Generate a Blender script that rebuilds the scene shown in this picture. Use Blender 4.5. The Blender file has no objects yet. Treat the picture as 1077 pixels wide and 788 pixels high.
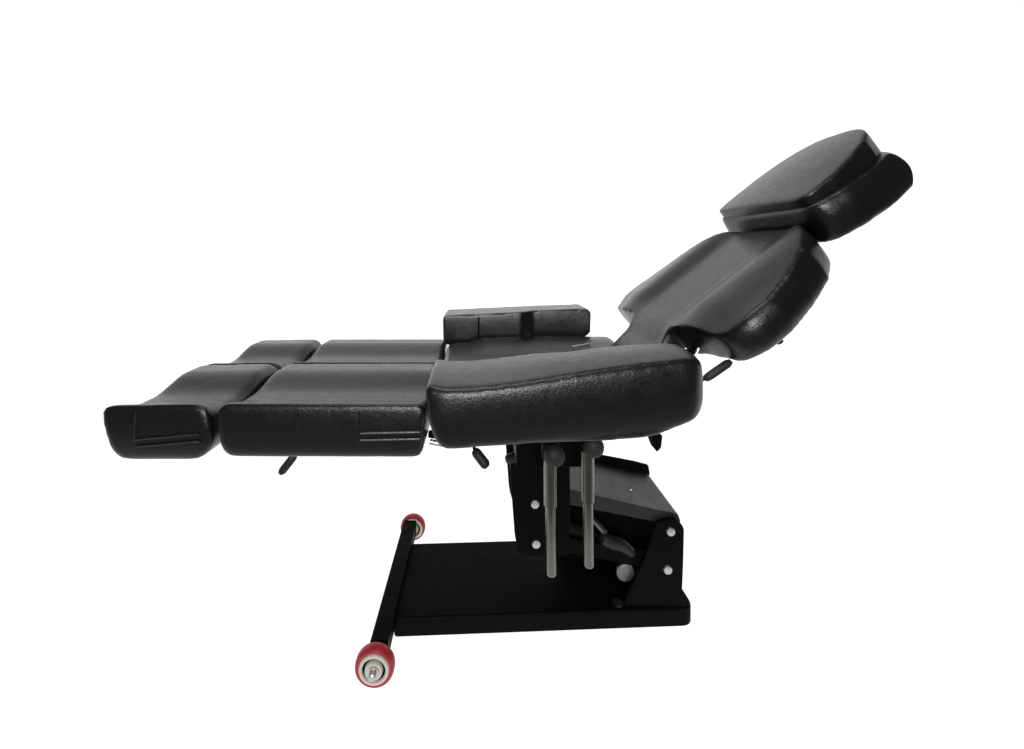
import bpy, bmesh, math, random
from mathutils import Vector, Matrix, noise

# ------------------------------------------------------------------ camera
S = bpy.context.scene
COL = S.collection
random.seed(4)
CAM_H = 1.02
FPX, VPX, VPY, PW, PH = 430.0, 505.0, 262.0, 1077.0, 788.0   # wide phone lens, held level, picture cropped off-centre
cd = bpy.data.cameras.new('camera')
cam = bpy.data.objects.new('camera', cd); COL.objects.link(cam)
cam.location = (0, 0, CAM_H); cam.rotation_euler = (math.radians(90), 0, 0)
cd.sensor_width = 36.0; cd.lens = 36.0 * FPX / PW
cd.shift_x = (PW / 2 - VPX) / PW
cd.shift_y = -(PH / 2 - VPY) / PW
cd.clip_start = 0.01; cd.clip_end = 200
S.camera = cam

# ------------------------------------------------------------------ light
S.view_settings.view_transform = 'Standard'; S.view_settings.look = 'None'
S.view_settings.exposure = 0; S.view_settings.gamma = 1
w = bpy.data.worlds.new('World'); S.world = w; w.use_nodes = True
w.node_tree.nodes['Background'].inputs[0].default_value = (1, 1, 1, 1)
w.node_tree.nodes['Background'].inputs[1].default_value = 0.05

def area(name, loc, target, sx, sy, power, col=(1, 1, 1)):
    l = bpy.data.lights.new(name, 'AREA'); l.shape = 'RECTANGLE'; l.size = sx; l.size_y = sy
    l.energy = power; l.color = col
    o = bpy.data.objects.new(name, l); COL.objects.link(o); o.location = loc
    o.rotation_euler = (Vector(target) - Vector(loc)).to_track_quat('-Z', 'Y').to_euler()
    return o
# unseen fill added under and behind the sweep, so it glows white without shadows
area('fill_under_sweep', (0, 3.35, -.25), (0, 3.35, 0), 13, 5.8, 290)
area('fill_behind_sweep', (0, 5.2, 2.2), (0, 3.4, 2.2), 20, 9, 710)
# softbox over the chair
area('softbox', (-0.3, 0.7, 3.2), (0.1, 1.15, 0.6), 2.4, 0.9, 40, (1, 0.99, 0.95))
# window-sized lamp in front of the chair, behind the camera
area('front_lamp', (-0.15, -2.8, 2.05), (0.1, 1.2, 0.75), 1.5, .6, 160, (1, 0.985, 0.95))

# ------------------------------------------------------------------ materials
def new_mat(name, color, rough, metal=0.0, spec=0.5):
    m = bpy.data.materials.new(name); m.use_nodes = True
    b = m.node_tree.nodes['Principled BSDF']
    b.inputs['Base Color'].default_value = (*color, 1); b.inputs['Roughness'].default_value = rough
    b.inputs['Metallic'].default_value = metal; b.inputs['Specular IOR Level'].default_value = spec
    return m, m.node_tree, b

def add_noise_rough(nt, b, lo, hi, scale=30):
    tc = nt.nodes.new('ShaderNodeTexCoord')
    n = nt.nodes.new('ShaderNodeTexNoise'); n.inputs['Scale'].default_value = scale; n.inputs['Detail'].default_value = 5
    nt.links.new(tc.outputs['Object'], n.inputs['Vector'])
    r = nt.nodes.new('ShaderNodeMapRange'); r.inputs[1].default_value = .3; r.inputs[2].default_value = .7
    r.inputs[3].default_value = lo; r.inputs[4].default_value = hi
    nt.links.new(n.outputs['Fac'], r.inputs[0]); nt.links.new(r.outputs[0], b.inputs['Roughness'])
    return tc

def leather_mat():
    m, nt, b = new_mat('black_leather', (.0045, .0045, .0042), .45, 0, .37)
    tc = add_noise_rough(nt, b, .27, .35, 60)
    g = nt.nodes.new('ShaderNodeTexVoronoi'); g.inputs['Scale'].default_value = 420
    nt.links.new(tc.outputs['Object'], g.inputs['Vector'])
    f = nt.nodes.new('ShaderNodeTexNoise'); f.inputs['Scale'].default_value = 110; f.inputs['Detail'].default_value = 6
    f.inputs['Roughness'].default_value = .65
    nt.links.new(tc.outputs['Object'], f.inputs['Vector'])
    bu = nt.nodes.new('ShaderNodeBump'); bu.inputs['Strength'].default_value = .4; bu.inputs['Distance'].default_value = .0006
    nt.links.new(g.outputs['Distance'], bu.inputs['Height'])
    b2 = nt.nodes.new('ShaderNodeBump'); b2.inputs['Strength'].default_value = .3; b2.inputs['Distance'].default_value = .002
    nt.links.new(f.outputs['Fac'], b2.inputs['Height']); nt.links.new(bu.outputs[0], b2.inputs['Normal'])
    nt.links.new(b2.outputs[0], b.inputs['Normal'])
    return m
LEATHER = leather_mat()
def powder_mat():
    m, nt, b = new_mat('black_powder_coat', (.0025, .0025, .0025), .5, 0, .025)
    tc = add_noise_rough(nt, b, .4, .6, 40)
    f = nt.nodes.new('ShaderNodeTexNoise'); f.inputs['Scale'].default_value = 500
    nt.links.new(tc.outputs['Object'], f.inputs['Vector'])
    bu = nt.nodes.new('ShaderNodeBump'); bu.inputs['Strength'].default_value = .2; bu.inputs['Distance'].default_value = .0008
    nt.links.new(f.outputs['Fac'], bu.inputs['Height']); nt.links.new(bu.outputs[0], b.inputs['Normal'])
    return m
PAINT = powder_mat()
m, nt, b = new_mat('satin_black_steel', (.012, .012, .0115), .38, 0, .22); add_noise_rough(nt, b, .33, .45); SATIN = m
m, nt, b = new_mat('black_plastic', (.008, .008, .008), .5, 0, .3); add_noise_rough(nt, b, .4, .6); PLASTIC = m
m, nt, b = new_mat('knob_rubber', (.012, .012, .012), .65, 0, .3); add_noise_rough(nt, b, .55, .75); KNOB = m
m, nt, b = new_mat('zinc_steel', (.48, .48, .46), .4, 1); add_noise_rough(nt, b, .3, .5, 60); STEEL = m
m, nt, b = new_mat('cast_steel', (.17, .17, .165), .55, 1); add_noise_rough(nt, b, .45, .65, 60); CAST = m
m, nt, b = new_mat('dull_rod_steel', (.13, .125, .11), .25, 1); add_noise_rough(nt, b, .16, .34, 50); ROD = m
m, nt, b = new_mat('red_polyurethane', (.29, .009, .016), .45, 0, .4); add_noise_rough(nt, b, .35, .6, 60); RED = m
m, nt, b = new_mat('bearing_nylon', (.42, .40, .37), .5, 0, .4); add_noise_rough(nt, b, .4, .6, 60); NYLON = m

# translucent white sheet: passes the added fill, so no floor shadow shows
m = bpy.data.materials.new('white_translucent_sheet'); m.use_nodes = True
nt = m.node_tree; nt.nodes.clear()
out = nt.nodes.new('ShaderNodeOutputMaterial'); tr = nt.nodes.new('ShaderNodeBsdfTranslucent'); di = nt.nodes.new('ShaderNodeBsdfDiffuse')
tr.inputs[0].default_value = (.9, .9, .9, 1); di.inputs[0].default_value = (.9, .9, .9, 1)
mx = nt.nodes.new('ShaderNodeMixShader'); mx.inputs[0].default_value = .08
nt.links.new(tr.outputs[0], mx.inputs[1]); nt.links.new(di.outputs[0], mx.inputs[2]); nt.links.new(mx.outputs[0], out.inputs[0])
SHEET = m

# ------------------------------------------------------------------ setting: one white sweep, floor curving up into the wall
def build_sweep():
    bm = bmesh.new(); prof = [(-2.5, 0)]
    wy, r = 3.6, .9
    for i in range(17):
        a = math.pi / 2 * i / 16
        prof.append((wy - r + r * math.sin(a), r - r * math.cos(a)))
    prof.append((wy, 5.0))
    rows = [[bm.verts.new((x, y, z)) for x in (-7, 7)] for y, z in prof]
    for a, c in zip(rows, rows[1:]):
        f = bm.faces.new((a[0], a[1], c[1], c[0])); f.smooth = True
    me = bpy.data.meshes.new('floor'); bm.to_mesh(me); bm.free(); me.materials.append(SHEET)
    o = bpy.data.objects.new('floor', me); COL.objects.link(o); o['kind'] = 'structure'
    o['label'] = 'plain white studio floor sweeping up into a white backdrop'
build_sweep()

# ------------------------------------------------------------------ helpers
BASE = Vector((.16, 1.2, 0))
chair = bpy.data.objects.new('tattoo_chair', None); COL.objects.link(chair); chair.location = BASE
chair.empty_display_size = .1
chair['label'] = 'black leather reclining tattoo chair with split leg rests on a black wheeled base'
chair['category'] = 'chair'

def link(name, me, mat, parent=None, smooth=True, sharp=True):
    """mesh given in world coordinates; becomes a part (or sub-part) of the chair"""
    if mat is not None:
        me.materials.clear(); me.materials.append(mat)
    for p in me.polygons: p.use_smooth = smooth
    me.name = name
    if sharp: me.set_sharp_from_angle(angle=math.radians(38))
    o = bpy.data.objects.new(name, me); COL.objects.link(o)
    vs = [v.co.copy() for v in me.vertices]
    c = sum(vs, Vector()) / len(vs)
    me.transform(Matrix.Translation(-c))
    p = parent or chair
    o.parent = p
    pw = Vector(p.get('_w', BASE))
    o.location = c - pw
    o['_w'] = c[:]
    return o

def bm_mesh(bm, name):
    bmesh.ops.recalc_face_normals(bm, faces=bm.faces)
    me = bpy.data.meshes.new(name); bm.to_mesh(me); bm.free(); return me

def prism_bm(pts, t0, t1):
    bm = bmesh.new()
    a = [bm.verts.new((p, q, t0)) for p, q in pts]; c = [bm.verts.new((p, q, t1)) for p, q in pts]
    n = len(pts)
    for i in range(n):
        j = (i + 1) % n; bm.faces.new((a[i], a[j], c[j], c[i]))
    bm.faces.new(a[::-1]); bm.faces.new(c)
    return bm

def round_poly(pts, r, n=5):
    """round the corners of a polygon; r a number or one per point"""
    out = []; N = len(pts)
    for i, p in enumerate(pts):
        rr = r[i] if isinstance(r, (list, tuple)) else r
        p = Vector(p); a = Vector(pts[i - 1]) - p; c = Vector(pts[(i + 1) % N]) - p
        if rr <= 0: out.append(tuple(p)); continue
        k = min(rr, a.length * .45, c.length * .45)
        A = p + a.normalized() * k; C = p + c.normalized() * k
        for j in range(n + 1):
            t = j / n; out.append(tuple((1 - t) ** 2 * A + 2 * t * (1 - t) * p + t * t * C))
    return out

def smoothstep(a, b, x):
    t = max(0, min(1, (x - a) / (b - a))); return t * t * (3 - 2 * t)

XZ = Matrix(((1, 0, 0, 0), (0, 0, 1, 0), (0, 1, 0, 0), (0, 0, 0, 1)))       # (p,q,t) -> (x=p, y=t, z=q)

def pad(name, pts, t0, t1, mat, frame=XZ, voxel=.0055, iters=9, deform=None, wrinkle=.00045, seed=0, mirror=None):
    """upholstered pad: a prism remeshed, softened, bent by deform(p,q,t), lightly wrinkled"""
    me = bm_mesh(prism_bm(pts, t0, t1), name)
    o = bpy.data.objects.new('tmp', me); COL.objects.link(o)
    r = o.modifiers.new('r', 'REMESH'); r.mode = 'VOXEL'; r.voxel_size = voxel; r.adaptivity = 0
    s = o.modifiers.new('s', 'SMOOTH'); s.factor = .5; s.iterations = iters
    dg = bpy.context.evaluated_depsgraph_get()
    me2 = bpy.data.meshes.new_from_object(o.evaluated_get(dg))
    bpy.data.objects.remove(o); bpy.data.meshes.remove(me)
    if deform:
        for v in me2.vertices: v.co = deform(*v.co)
    me2.transform(frame)
    if mirror is not None:
        for v in me2.vertices: v.co.y = 2 * mirror - v.co.y
        me2.flip_normals()
    bm = bmesh.new(); bm.from_mesh(me2); bmesh.ops.recalc_face_normals(bm, faces=bm.faces)
    bm.normal_update()
    off = Vector((seed * 7.3, seed * 3.1, seed * 1.7))
    for v in bm.verts:
        d = noise.noise(v.co * 14 + off) * .9 + noise.noise(v.co * 38 + off) * .5 + noise.noise(v.co * 90 + off) * .22
        v.co += v.normal * d * wrinkle
    bm.to_mesh(me2); bm.free()
    return me2

def tube_bm(bm, path, r, n=12, cap=True):
    path = [Vector(p) for p in path]; rings = []
    for i, p in enumerate(path):
        t = (path[min(i + 1, len(path) - 1)] - path[max(i - 1, 0)]).normalized()
        up = Vector((0, 0, 1)) if abs(t.z) < .9 else Vector((1, 0, 0))
        a = t.cross(up).normalized(); c = t.cross(a)
        rr = r[i] if isinstance(r, (list, tuple)) else r
        rings.append([bm.verts.new(p + (a * math.cos(k * 2 * math.pi / n) + c * math.sin(k * 2 * math.pi / n)) * rr) for k in range(n)])
    for A, B in zip(rings, rings[1:]):
        for k in range(n): bm.faces.new((A[k], A[(k + 1) % n], B[(k + 1) % n], B[k]))
    if cap: bm.faces.new(rings[0][::-1]); bm.faces.new(rings[-1])
    return bm

def lathe_y(prof, c, n=40):
    """turn (radius, y) profile about the Y axis at c"""
    bm = bmesh.new(); rings = []
    for r, y in prof:
        rings.append([bm.verts.new((c[0] + r * math.cos(k * 2 * math.pi / n), c[1] + y, c[2] + r * math.sin(k * 2 * math.pi / n))) for k in range(n)])
    for A, B in zip(rings, rings[1:]):
        for k in range(n): bm.faces.new((A[k], A[(k + 1) % n], B[(k + 1) % n], B[k]))
    bm.faces.new(rings[0]); bm.faces.new(rings[-1][::-1])
    return bm

def hard(o, width=.003, seg=2):
    b = o.modifiers.new('bevel', 'BEVEL'); b.width = width; b.segments = seg; b.limit_method = 'ANGLE'
    b.angle_limit = math.radians(40)
    n = o.modifiers.new('wn', 'WEIGHTED_NORMAL'); n.keep_sharp = False
    return o

def plate(name, pts, y0, y1, mat, parent=None, bev=.002, smooth=True):
    bm = prism_bm(pts, y0, y1); bmesh.ops.transform(bm, matrix=XZ, verts=bm.verts)
    return hard(link(name, bm_mesh(bm, name), mat, parent, smooth), bev)

def bolt(c, r, parent, mat=None):
    return link('bolt', bm_mesh(lathe_y([(r * .5, -.006), (r * .85, -.0045), (r, -.001), (r, .004)], c, 18), 'bolt'), mat or STEEL, parent)

def copy_part(o, parent, dloc):
    c = o.copy(); COL.objects.link(c); c.parent = parent; c.location = o.location + Vector(dloc)
    for ch in o.children:
        d = ch.copy(); COL.objects.link(d); d.parent = c
    return c

def seam(path, parent, r=.0022, mat=None):
    return link('piping', bm_mesh(tube_bm(bmesh.new(), path, r, 8), 'piping'), mat or LEATHER, parent)

YC = 1.155       # middle plane of the upholstery

# ------------------------------------------------------------------ leg rests and foot rests
def bulge(z, mid, half, amount):
    return amount * max(0, 1 - ((z - mid) / half) ** 2)
def leg_deform(w0, w1, dip):
    def f(p, q, t):
        u = (t - w0) / (w1 - w0)                         # 0 near edge .. 1 far edge: a cradle that rises to the far side
        k = smoothstep(.62, .69, q)
        return Vector((p, q - k * dip * smoothstep(-.05, .28, u) * (1 - smoothstep(.40, .80, u)), t + bulge(q, .642, .058, .0062) * (u - .5) * 2))
    return f
LEG = round_poly([(-.538, .584), (-.119, .583), (-.114, .700), (-.550, .700)], [.035, .025, .02, .025])
FOOT = round_poly([(-.762, .578), (-.585, .578), (-.554, .612), (-.566, .700), (-.792, .697)], [.035, .03, .03, .03, .025])
for i, (y0, y1) in enumerate(((.850, 1.147), (1.163, 1.46))):
    o = link('leg_rest', pad('leg_rest', LEG, y0, y1, LEATHER, deform=leg_deform(y0, y1, .022), seed=1 + i, iters=14), LEATHER)
    f = link('foot_rest', pad('foot_rest', FOOT, y0, y1, LEATHER, deform=leg_deform(y0, y1, .028), seed=5 + i, iters=13), LEATHER)
    if i == 0:
        e = lambda z, k=.0: y0 - bulge(z, .642, .058, .0062) + k
        zs = [.684 - .007 * k for k in range(13)]
        seam([(-.250, e(z), z) for z in zs], o, .0016)
        for z in (.641, .627):
            seam([(x, e(z + .02 * (x + .19), -.0005), z + .02 * (x + .19)) for x in (-.247, -.22, -.19, -.16, -.135, -.124)], o, .0030)
        seam([(-.712, e(z), z) for z in zs[:10]], f, .0016)
        for z in (.632, .617):
            seam([(x, e(z + .09 * (x + .66), -.0005), z + .09 * (x + .66)) for x in (-.71, -.68, -.65, -.62, -.595, -.578)], f, .0030)

# ------------------------------------------------------------------ seat
SEAT = round_poly([(-.110, .598), (.30, .598), (.375, .628), (.425, .66), (.445, .712), (.2, .712), (-.110, .706)], [.02, .03, .03, .03, .02, 0, .02])
def seat_deform(p, q, t):
    s = (t - YC) / .25
    k = smoothstep(.65, .71, q)
    return Vector((p, q + k * (.016 * smoothstep(.2, .8, abs(s)) * smoothstep(-.05, .02, p) - .004), t))
seat = link('seat', pad('seat', SEAT, .915, 1.395, LEATHER, deform=seat_deform, seed=9), LEATHER)

# ------------------------------------------------------------------ armrests
ARM = round_poly([(-.104, .768), (-.097, .699), (-.076, .648), (.066, .655), (.234, .658), (.33, .664), (.412, .698), (.429, .715),
                  (.432, .804), (.40, .811), (.348, .806), (.2245, .793), (.10, .775), (.005, .764), (-.07, .762)],
                 [.02, .03, .03, 0, .03, .03, .03, .02, .02, .03, .03, .03, .03, .03, .02])
def arm_deform(p, q, t):
    s = (t - .75) / .15                                  # 0 outer .. 1 inner
    inner = .920 - .030 * smoothstep(.10, .21, p) - .02 * smoothstep(.3, .44, p)
    outer = .75 + .09 * (p + .1) * .5 + .03 * smoothstep(.38, .45, p) ** 2 + .012 * smoothstep(-.06, -.12, p)
    outer -= bulge(q, .71 + .09 * p, .062, .009); k = smoothstep(.70, .78, q)
    return Vector((p, q + k * .010 * math.sin(math.pi * .5 * max(0, min(1, s * 1.4))), outer + s * (inner - outer)))
a = link('armrest', pad('armrest', ARM, .75, .90, LEATHER, deform=arm_deform, seed=12, voxel=.0042, iters=24), LEATHER)
FARM = round_poly([(-.130, .790), (-.128, .700), (-.11, .685), (.1, .690), (.36, .708), (.385, .722), (.390, .800), (.375, .811), (.2, .805), (.0, .796)],
                  [.012, .02, .02, 0, .02, .02, .012, .012, 0, 0])
def far_arm_deform(p, q, t):
    s = (t - 1.41) / .145
    inner = 1.41 - bulge(q, .748, .055, .005) + .022 * smoothstep(.135, .19, p)
    return Vector((p, q, inner + s * (1.56 - inner)))
a = link('armrest', pad('armrest', FARM, 1.41, 1.555, LEATHER, deform=far_arm_deform, seed=13, voxel=.005, iters=5), LEATHER)
seam([(-.005, 1.4095 - bulge(z, .748, .055, .005), z) for z in (.785, .77, .755, .74, .725, .71, .70)], a, .003)

# ------------------------------------------------------------------ backrest and headrest
def frame(o, ang):
    c, s = math.cos(ang), math.sin(ang)
    # (p,q,t): p up the back, q across (towards the far side), t along the normal
    return Matrix(((c, 0, -s, o[0]), (0, 1, 0, o[1]), (s, 0, c, o[2]), (0, 0, 0, 1)))
half = [(-.19, .115), (-.015, .118), (.0, .290), (.05, .312), (.12, .308), (.2, .284), (.28, .248), (.345, .198), (.388, .14), (.394, .07)]
BACK = [(u, v) for u, v in half] + [(u, -v) for u, v in half[::-1]]
rr = [.01, .012, .03, .03, .0, .0, .0, .02, .02, 0]
BACK = round_poly(BACK, rr + rr[::-1])
def back_deform(p, q, t):
    top = smoothstep(-.06, -.005, t); a = abs(q)
    n = t + (.020 * smoothstep(.085, .175, a) * (.45 + .55 * smoothstep(.0, .08, p)) - .018 * smoothstep(.18, .315, a)) * top
    p -= .07 * q * smoothstep(.10, .2, a)
    if p < 0 and a < .2: n -= (.024 * smoothstep(.0, .07, -p) + .7 * p * p) * (1 - smoothstep(.125, .19, a))
    return Vector((p, q * (1 + .04 * max(0, 1 - ((t + .042) / .042) ** 2)), n))
FB = frame((.490, YC, .830), math.radians(38.4))
back = link('backrest', pad('backrest', BACK, -.084, 0, LEATHER, FB, deform=back_deform, seed=20, iters=8), LEATHER)

FH = frame((.778, YC, 1.126), math.radians(36.2))
FHB = frame((.780, YC, 1.124), math.radians(32.5))
hh = [(0, .182), (.08, .188), (.16, .178), (.225, .156), (.280, .118), (.318, .065)]
CUSH = round_poly([(u, v) for u, v in hh] + [(u, -v) for u, v in hh[::-1]], [.05, 0, 0, 0, .04, .05] + [.05, .04, 0, 0, 0, .05])
def cush_deform(p, q, t):
    s = max(0, 1 - (q / .19) ** 2) * max(0, 1 - ((p - .18) / .22) ** 2)
    if t < 0: t *= 1 + 6 * max(0, p)
    return Vector((p, q, t * (.55 + 1.7 * max(0, p)) + .014 * s * smoothstep(-.01, .02, t)))
hb = [(-.004, .188), (.08, .200), (.17, .192), (.25, .165), (.274, .130), (.294, .068)]
HBASE = round_poly([(u, v) for u, v in hb] + [(u, -v) for u, v in hb[::-1]], [.05, 0, 0, 0, .05, .06] + [.06, .05, 0, 0, 0, .05])
def hbase_deform(p, q, t):
    k = max(0, 1 - ((t + .056) / .052) ** 2)
    return Vector((p + .018 * k * smoothstep(.1, .3, p), q * (1 + .05 * k), t))
head = link('headrest', pad('headrest', HBASE, -.108, -.004, LEATHER, FHB, deform=hbase_deform, seed=25, iters=16), LEATHER)
link('head_cushion', pad('head_cushion', CUSH, -.020, .030, LEATHER, FH, voxel=.004, deform=cush_deform, seed=26, iters=18), LEATHER, head)

# ------------------------------------------------------------------ base plate, axle and wheels
def yaw(o, deg):
    o.rotation_euler = (0, 0, math.radians(deg)); return o
bp = prism_bm(round_poly([(-.232, 1.085), (.575, 1.085), (.575, 1.36), (-.232, 1.36)], [.01, .035, .08, .02]), 0.002, .053)
yaw(hard(link('base_plate', bm_mesh(bp, 'base_plate'), PAINT), .006, 3), 2.3)
ax = prism_bm(round_poly([(-.266, .028), (-.222, .028), (-.222, .075), (-.266, .075)], .004, 2), .985, 1.425)
bmesh.ops.transform(ax, matrix=XZ, verts=ax.verts)
hard(link('axle', bm_mesh(ax, 'axle'), PAINT), .002)
def wheel(cy, side):
    c = (-.246 if side < 0 else -.236, cy, .049); s = side      # side -1: outer face looks to the camera
    k = .94 if side < 0 else .88
    c = (c[0], c[1], .049 * k)
    t = bm_mesh(lathe_y([(r * k, y) for r, y in ((.037, -.018), (.044, -.0195), (.0475, -.0165), (.049, -.012), (.049, -.002), (.0475, .002), (.043, .004), (.034, .003))], c, 48), 'wheel')
    wo = link('wheel', t, RED)
    link('hub', bm_mesh(lathe_y([(.010, -.024), (.020, -.024), (.0215, -.018), (.0265, -.018), (.028, -.0225), (.0345, -.0215), (.036, -.018), (.036, .003), (.0345, .006), (.010, .008)], c, 40), 'hub'), NYLON, wo)
    link('axle_bolt', bm_mesh(lathe_y([(.006, s * .040), (.0085, s * .038), (.0085, s * .027), (.013, s * .0265), (.013, s * .016)], c, 20), 'axle_bolt'), STEEL, wo)
    return wo
wheel(.965, -1); wheel(1.445, 1)

# ------------------------------------------------------------------ lift
YN, YF = 1.105, 1.34
post = round_poly([(.385, .0505), (.545, .0505), (.550, .18), (.552, .268), (.527, .292), (.478, .280), (.44, .17)], .012)
post_n = plate('base_post', post, YN, YN + .012, PAINT)
for c in ((.514, YN - .001, .258), (.506, YN - .001, .155)): bolt(c, .0125, post_n)
plate('base_post', post, YF - .012, YF, PAINT)
brk = round_poly([(.108, .19), (.243, .19), (.243, .50), (.10, .50), (.080, .43), (.094, .24)], .014)
brk_n = plate('seat_bracket', brk, YN, YN + .012, PAINT)
for c in ((.148, YN - .001, .332), (.151, YN - .001, .2245)): bolt(c, .0125, brk_n)
plate('seat_bracket', brk, YF - .012, YF, PAINT)
# upper lift arm: channel with a flat cover
def arm_poly(a, c, h0, h1, e0=.02, e1=.03):
    a, c = Vector(a), Vector(c); d = (c - a).normalized(); n = Vector((-d.y, d.x))
    a = a - d * e0; c = c + d * e1
    return [tuple(a - n * h0), tuple(c - n * h0), tuple(c + n * h1), tuple(a + n * h1)]
plate('lift_cover', round_poly([(.125, .352), (.15, .338), (.535, .262), (.55, .272), (.542, .295), (.48, .306), (.20, .372), (.15, .372)], .006), YN + .014, YF - .014, SATIN)
lc = S.objects['lift_cover']
link('rivet', bm_mesh(lathe_y([(.001, -.002), (.004, -.001), (.0045, .003)], (.44, 1.19, .3155), 12), 'rivet'), STEEL, lc)
plate('cover_lip', round_poly([(.28, .352), (.535, .28), (.552, .285), (.547, .318), (.50, .330), (.28, .372)], .006), YF - .0135, YF - .005, PAINT)
for y in (YN + .016, YF - .03):
    plate('lift_arm', round_poly(arm_poly((.151, .2245), (.506, .155), .02, .02), .015), y, y + .014, PAINT)
plate('motor_cover', round_poly([(.24, .345), (.56, .268), (.56, .058), (.25, .056)], .01), 1.27, 1.32, PAINT)
# motor with its gear disc
mo = link('actuator', bm_mesh(tube_bm(bmesh.new(), [(.20, 1.2, .20), (.205, 1.2, .20), (.39, 1.2, .145), (.395, 1.2, .142)], [.025, .032, .032, .025], 24), 'actuator'), PLASTIC)
link('gear_disc', bm_mesh(lathe_y([(.020, -.004), (.024, -.002), (.024, .006)], (.400, YN + .022, .128), 28), 'gear_disc'), CAST, mo)
link('piston_rod', bm_mesh(tube_bm(bmesh.new(), [(.300, 1.13, .285), (.345, 1.13, .235)], .008, 12), 'piston_rod'), ROD, mo)
link('wiring_clip', bm_mesh(tube_bm(bmesh.new(), [(.335, 1.125, .225), (.36, 1.125, .215), (.39, 1.125, .205), (.42, 1.13, .18)], [.016, .018, .016, .012], 12), 'wiring_clip'), PLASTIC, mo)
link('plate_bolt', bm_mesh(tube_bm(bmesh.new(), [(.375, 1.115, .0495), (.375, 1.115, .058)], .014, 18), 'plate_bolt'), PLASTIC)

# seat frame under the cushion
fr = plate('seat_frame', round_poly([(.085, .505), (.25, .505), (.27, .55), (.28, .585), (.28, .597), (.04, .597), (.04, .58), (.085, .56)], .008), .965, 1.345, PAINT)
plate('frame_tab', round_poly([(.372, .615), (.389, .572), (.399, .582), (.402, .61)], .004), .90, .93, PAINT, fr)
link('bolt', bm_mesh(tube_bm(bmesh.new(), [(-.115, .93, .582), (-.085, .93, .576)], .006, 12), 'bolt'), STEEL, fr)
plate('frame_hook', round_poly([(-.12, .598), (-.06, .598), (-.06, .572), (-.075, .566), (-.085, .58), (-.12, .585)], .003), .94, .955, PAINT, fr)
# armrest posts with clamp knobs
for x, zt, zb, kz in ((.148, .60, .334, .610), (.227, .61, .352, .628)):
    r = link('armrest_post', bm_mesh(tube_bm(bmesh.new(), [(x - .001, .862, zt + .05), (x, .862, zt - .12), (x, .862, zt - .122), (x + .002, .862, zb + .003), (x + .002, .862, zb)], [.0135, .0135, .0108, .0108, .009], 24), 'armrest_post'), ROD)
    link('clamp_collar', bm_mesh(tube_bm(bmesh.new(), [(x, .862, kz - .03), (x, .862, kz + .015)], .019, 24), 'clamp_collar'), PAINT, r)
    link('clamp_arm', bm_mesh(tube_bm(bmesh.new(), [(x, .875, kz - .01), (x, 1.0, kz - .03)], .016, 16), 'clamp_arm'), PAINT, r)
    link('clamp_knob', bm_mesh(lathe_y([(.004, -.0535), (.010, -.052), (.015, -.049), (.019, -.044), (.0212, -.038), (.0212, -.033), (.019, -.027), (.014, -.022), (.008, -.020), (.008, -.01)], (x + .002, .862, kz - .008), 28), 'clamp_knob'), KNOB, r)

# levers: thin rod with a black grip
def lever(a, b, c, r=.003, g=.009):
    l = link('lever', bm_mesh(tube_bm(bmesh.new(), [a, b], r, 10), 'lever'), PAINT)
    b, c = Vector(b), Vector(c); d = c - b
    link('grip', bm_mesh(tube_bm(bmesh.new(), [b - d * .05, b, b + d * .15, b + d * .85, c], [g * .6, g * .85, g, g, g * .6], 14), 'grip'), PLASTIC, l)
lever((-.405, .93, .595), (-.418, .92, .555), (-.445, .91, .520))
lever((-.02, .93, .60), (-.012, .92, .566), (.016, .90, .540), .004, .011)
lever((.43, .90, .70), (.497, .90, .735), (.552, .90, .773))
lever((.12, 1.095, .485), (.094, 1.06, .482), (.066, 1.05, .478), .006, .012)
# hinge between seat and back
hg = link('back_hinge', bm_mesh(tube_bm(bmesh.new(), [(.40, 1.0, .69), (.46, 1.0, .74), (.53, 1.0, .775)], .008, 12), 'back_hinge'), PAINT)
for k in range(2):
    link('hinge_spring', bm_mesh(tube_bm(bmesh.new(), [(.462 + .03 * k, .95, .752), (.478 + .03 * k, .95, .79)], .003, 8), 'hinge_spring'), STEEL, hg)
link('back_bracket', bm_mesh(tube_bm(bmesh.new(), [(.645, .9, .83), (.66, .9, .815)], .008, 12), 'back_bracket'), PLASTIC)
# small clear buckle on the seat
bk = bmesh.new()
tube_bm(bk, [(.252, 1.12, .722), (.254, 1.12, .752), (.300, 1.13, .757), (.304, 1.13, .725)], .0035, 8)
tube_bm(bk, [(.246, 1.11, .727), (.272, 1.11, .727)], .006, 8)
tube_bm(bk, [(.284, 1.11, .729), (.308, 1.11, .729)], .006, 8)
link('buckle', bm_mesh(bk, 'buckle'), STEEL, seat)

for o in S.objects:
    if '_w' in o: del o['_w']
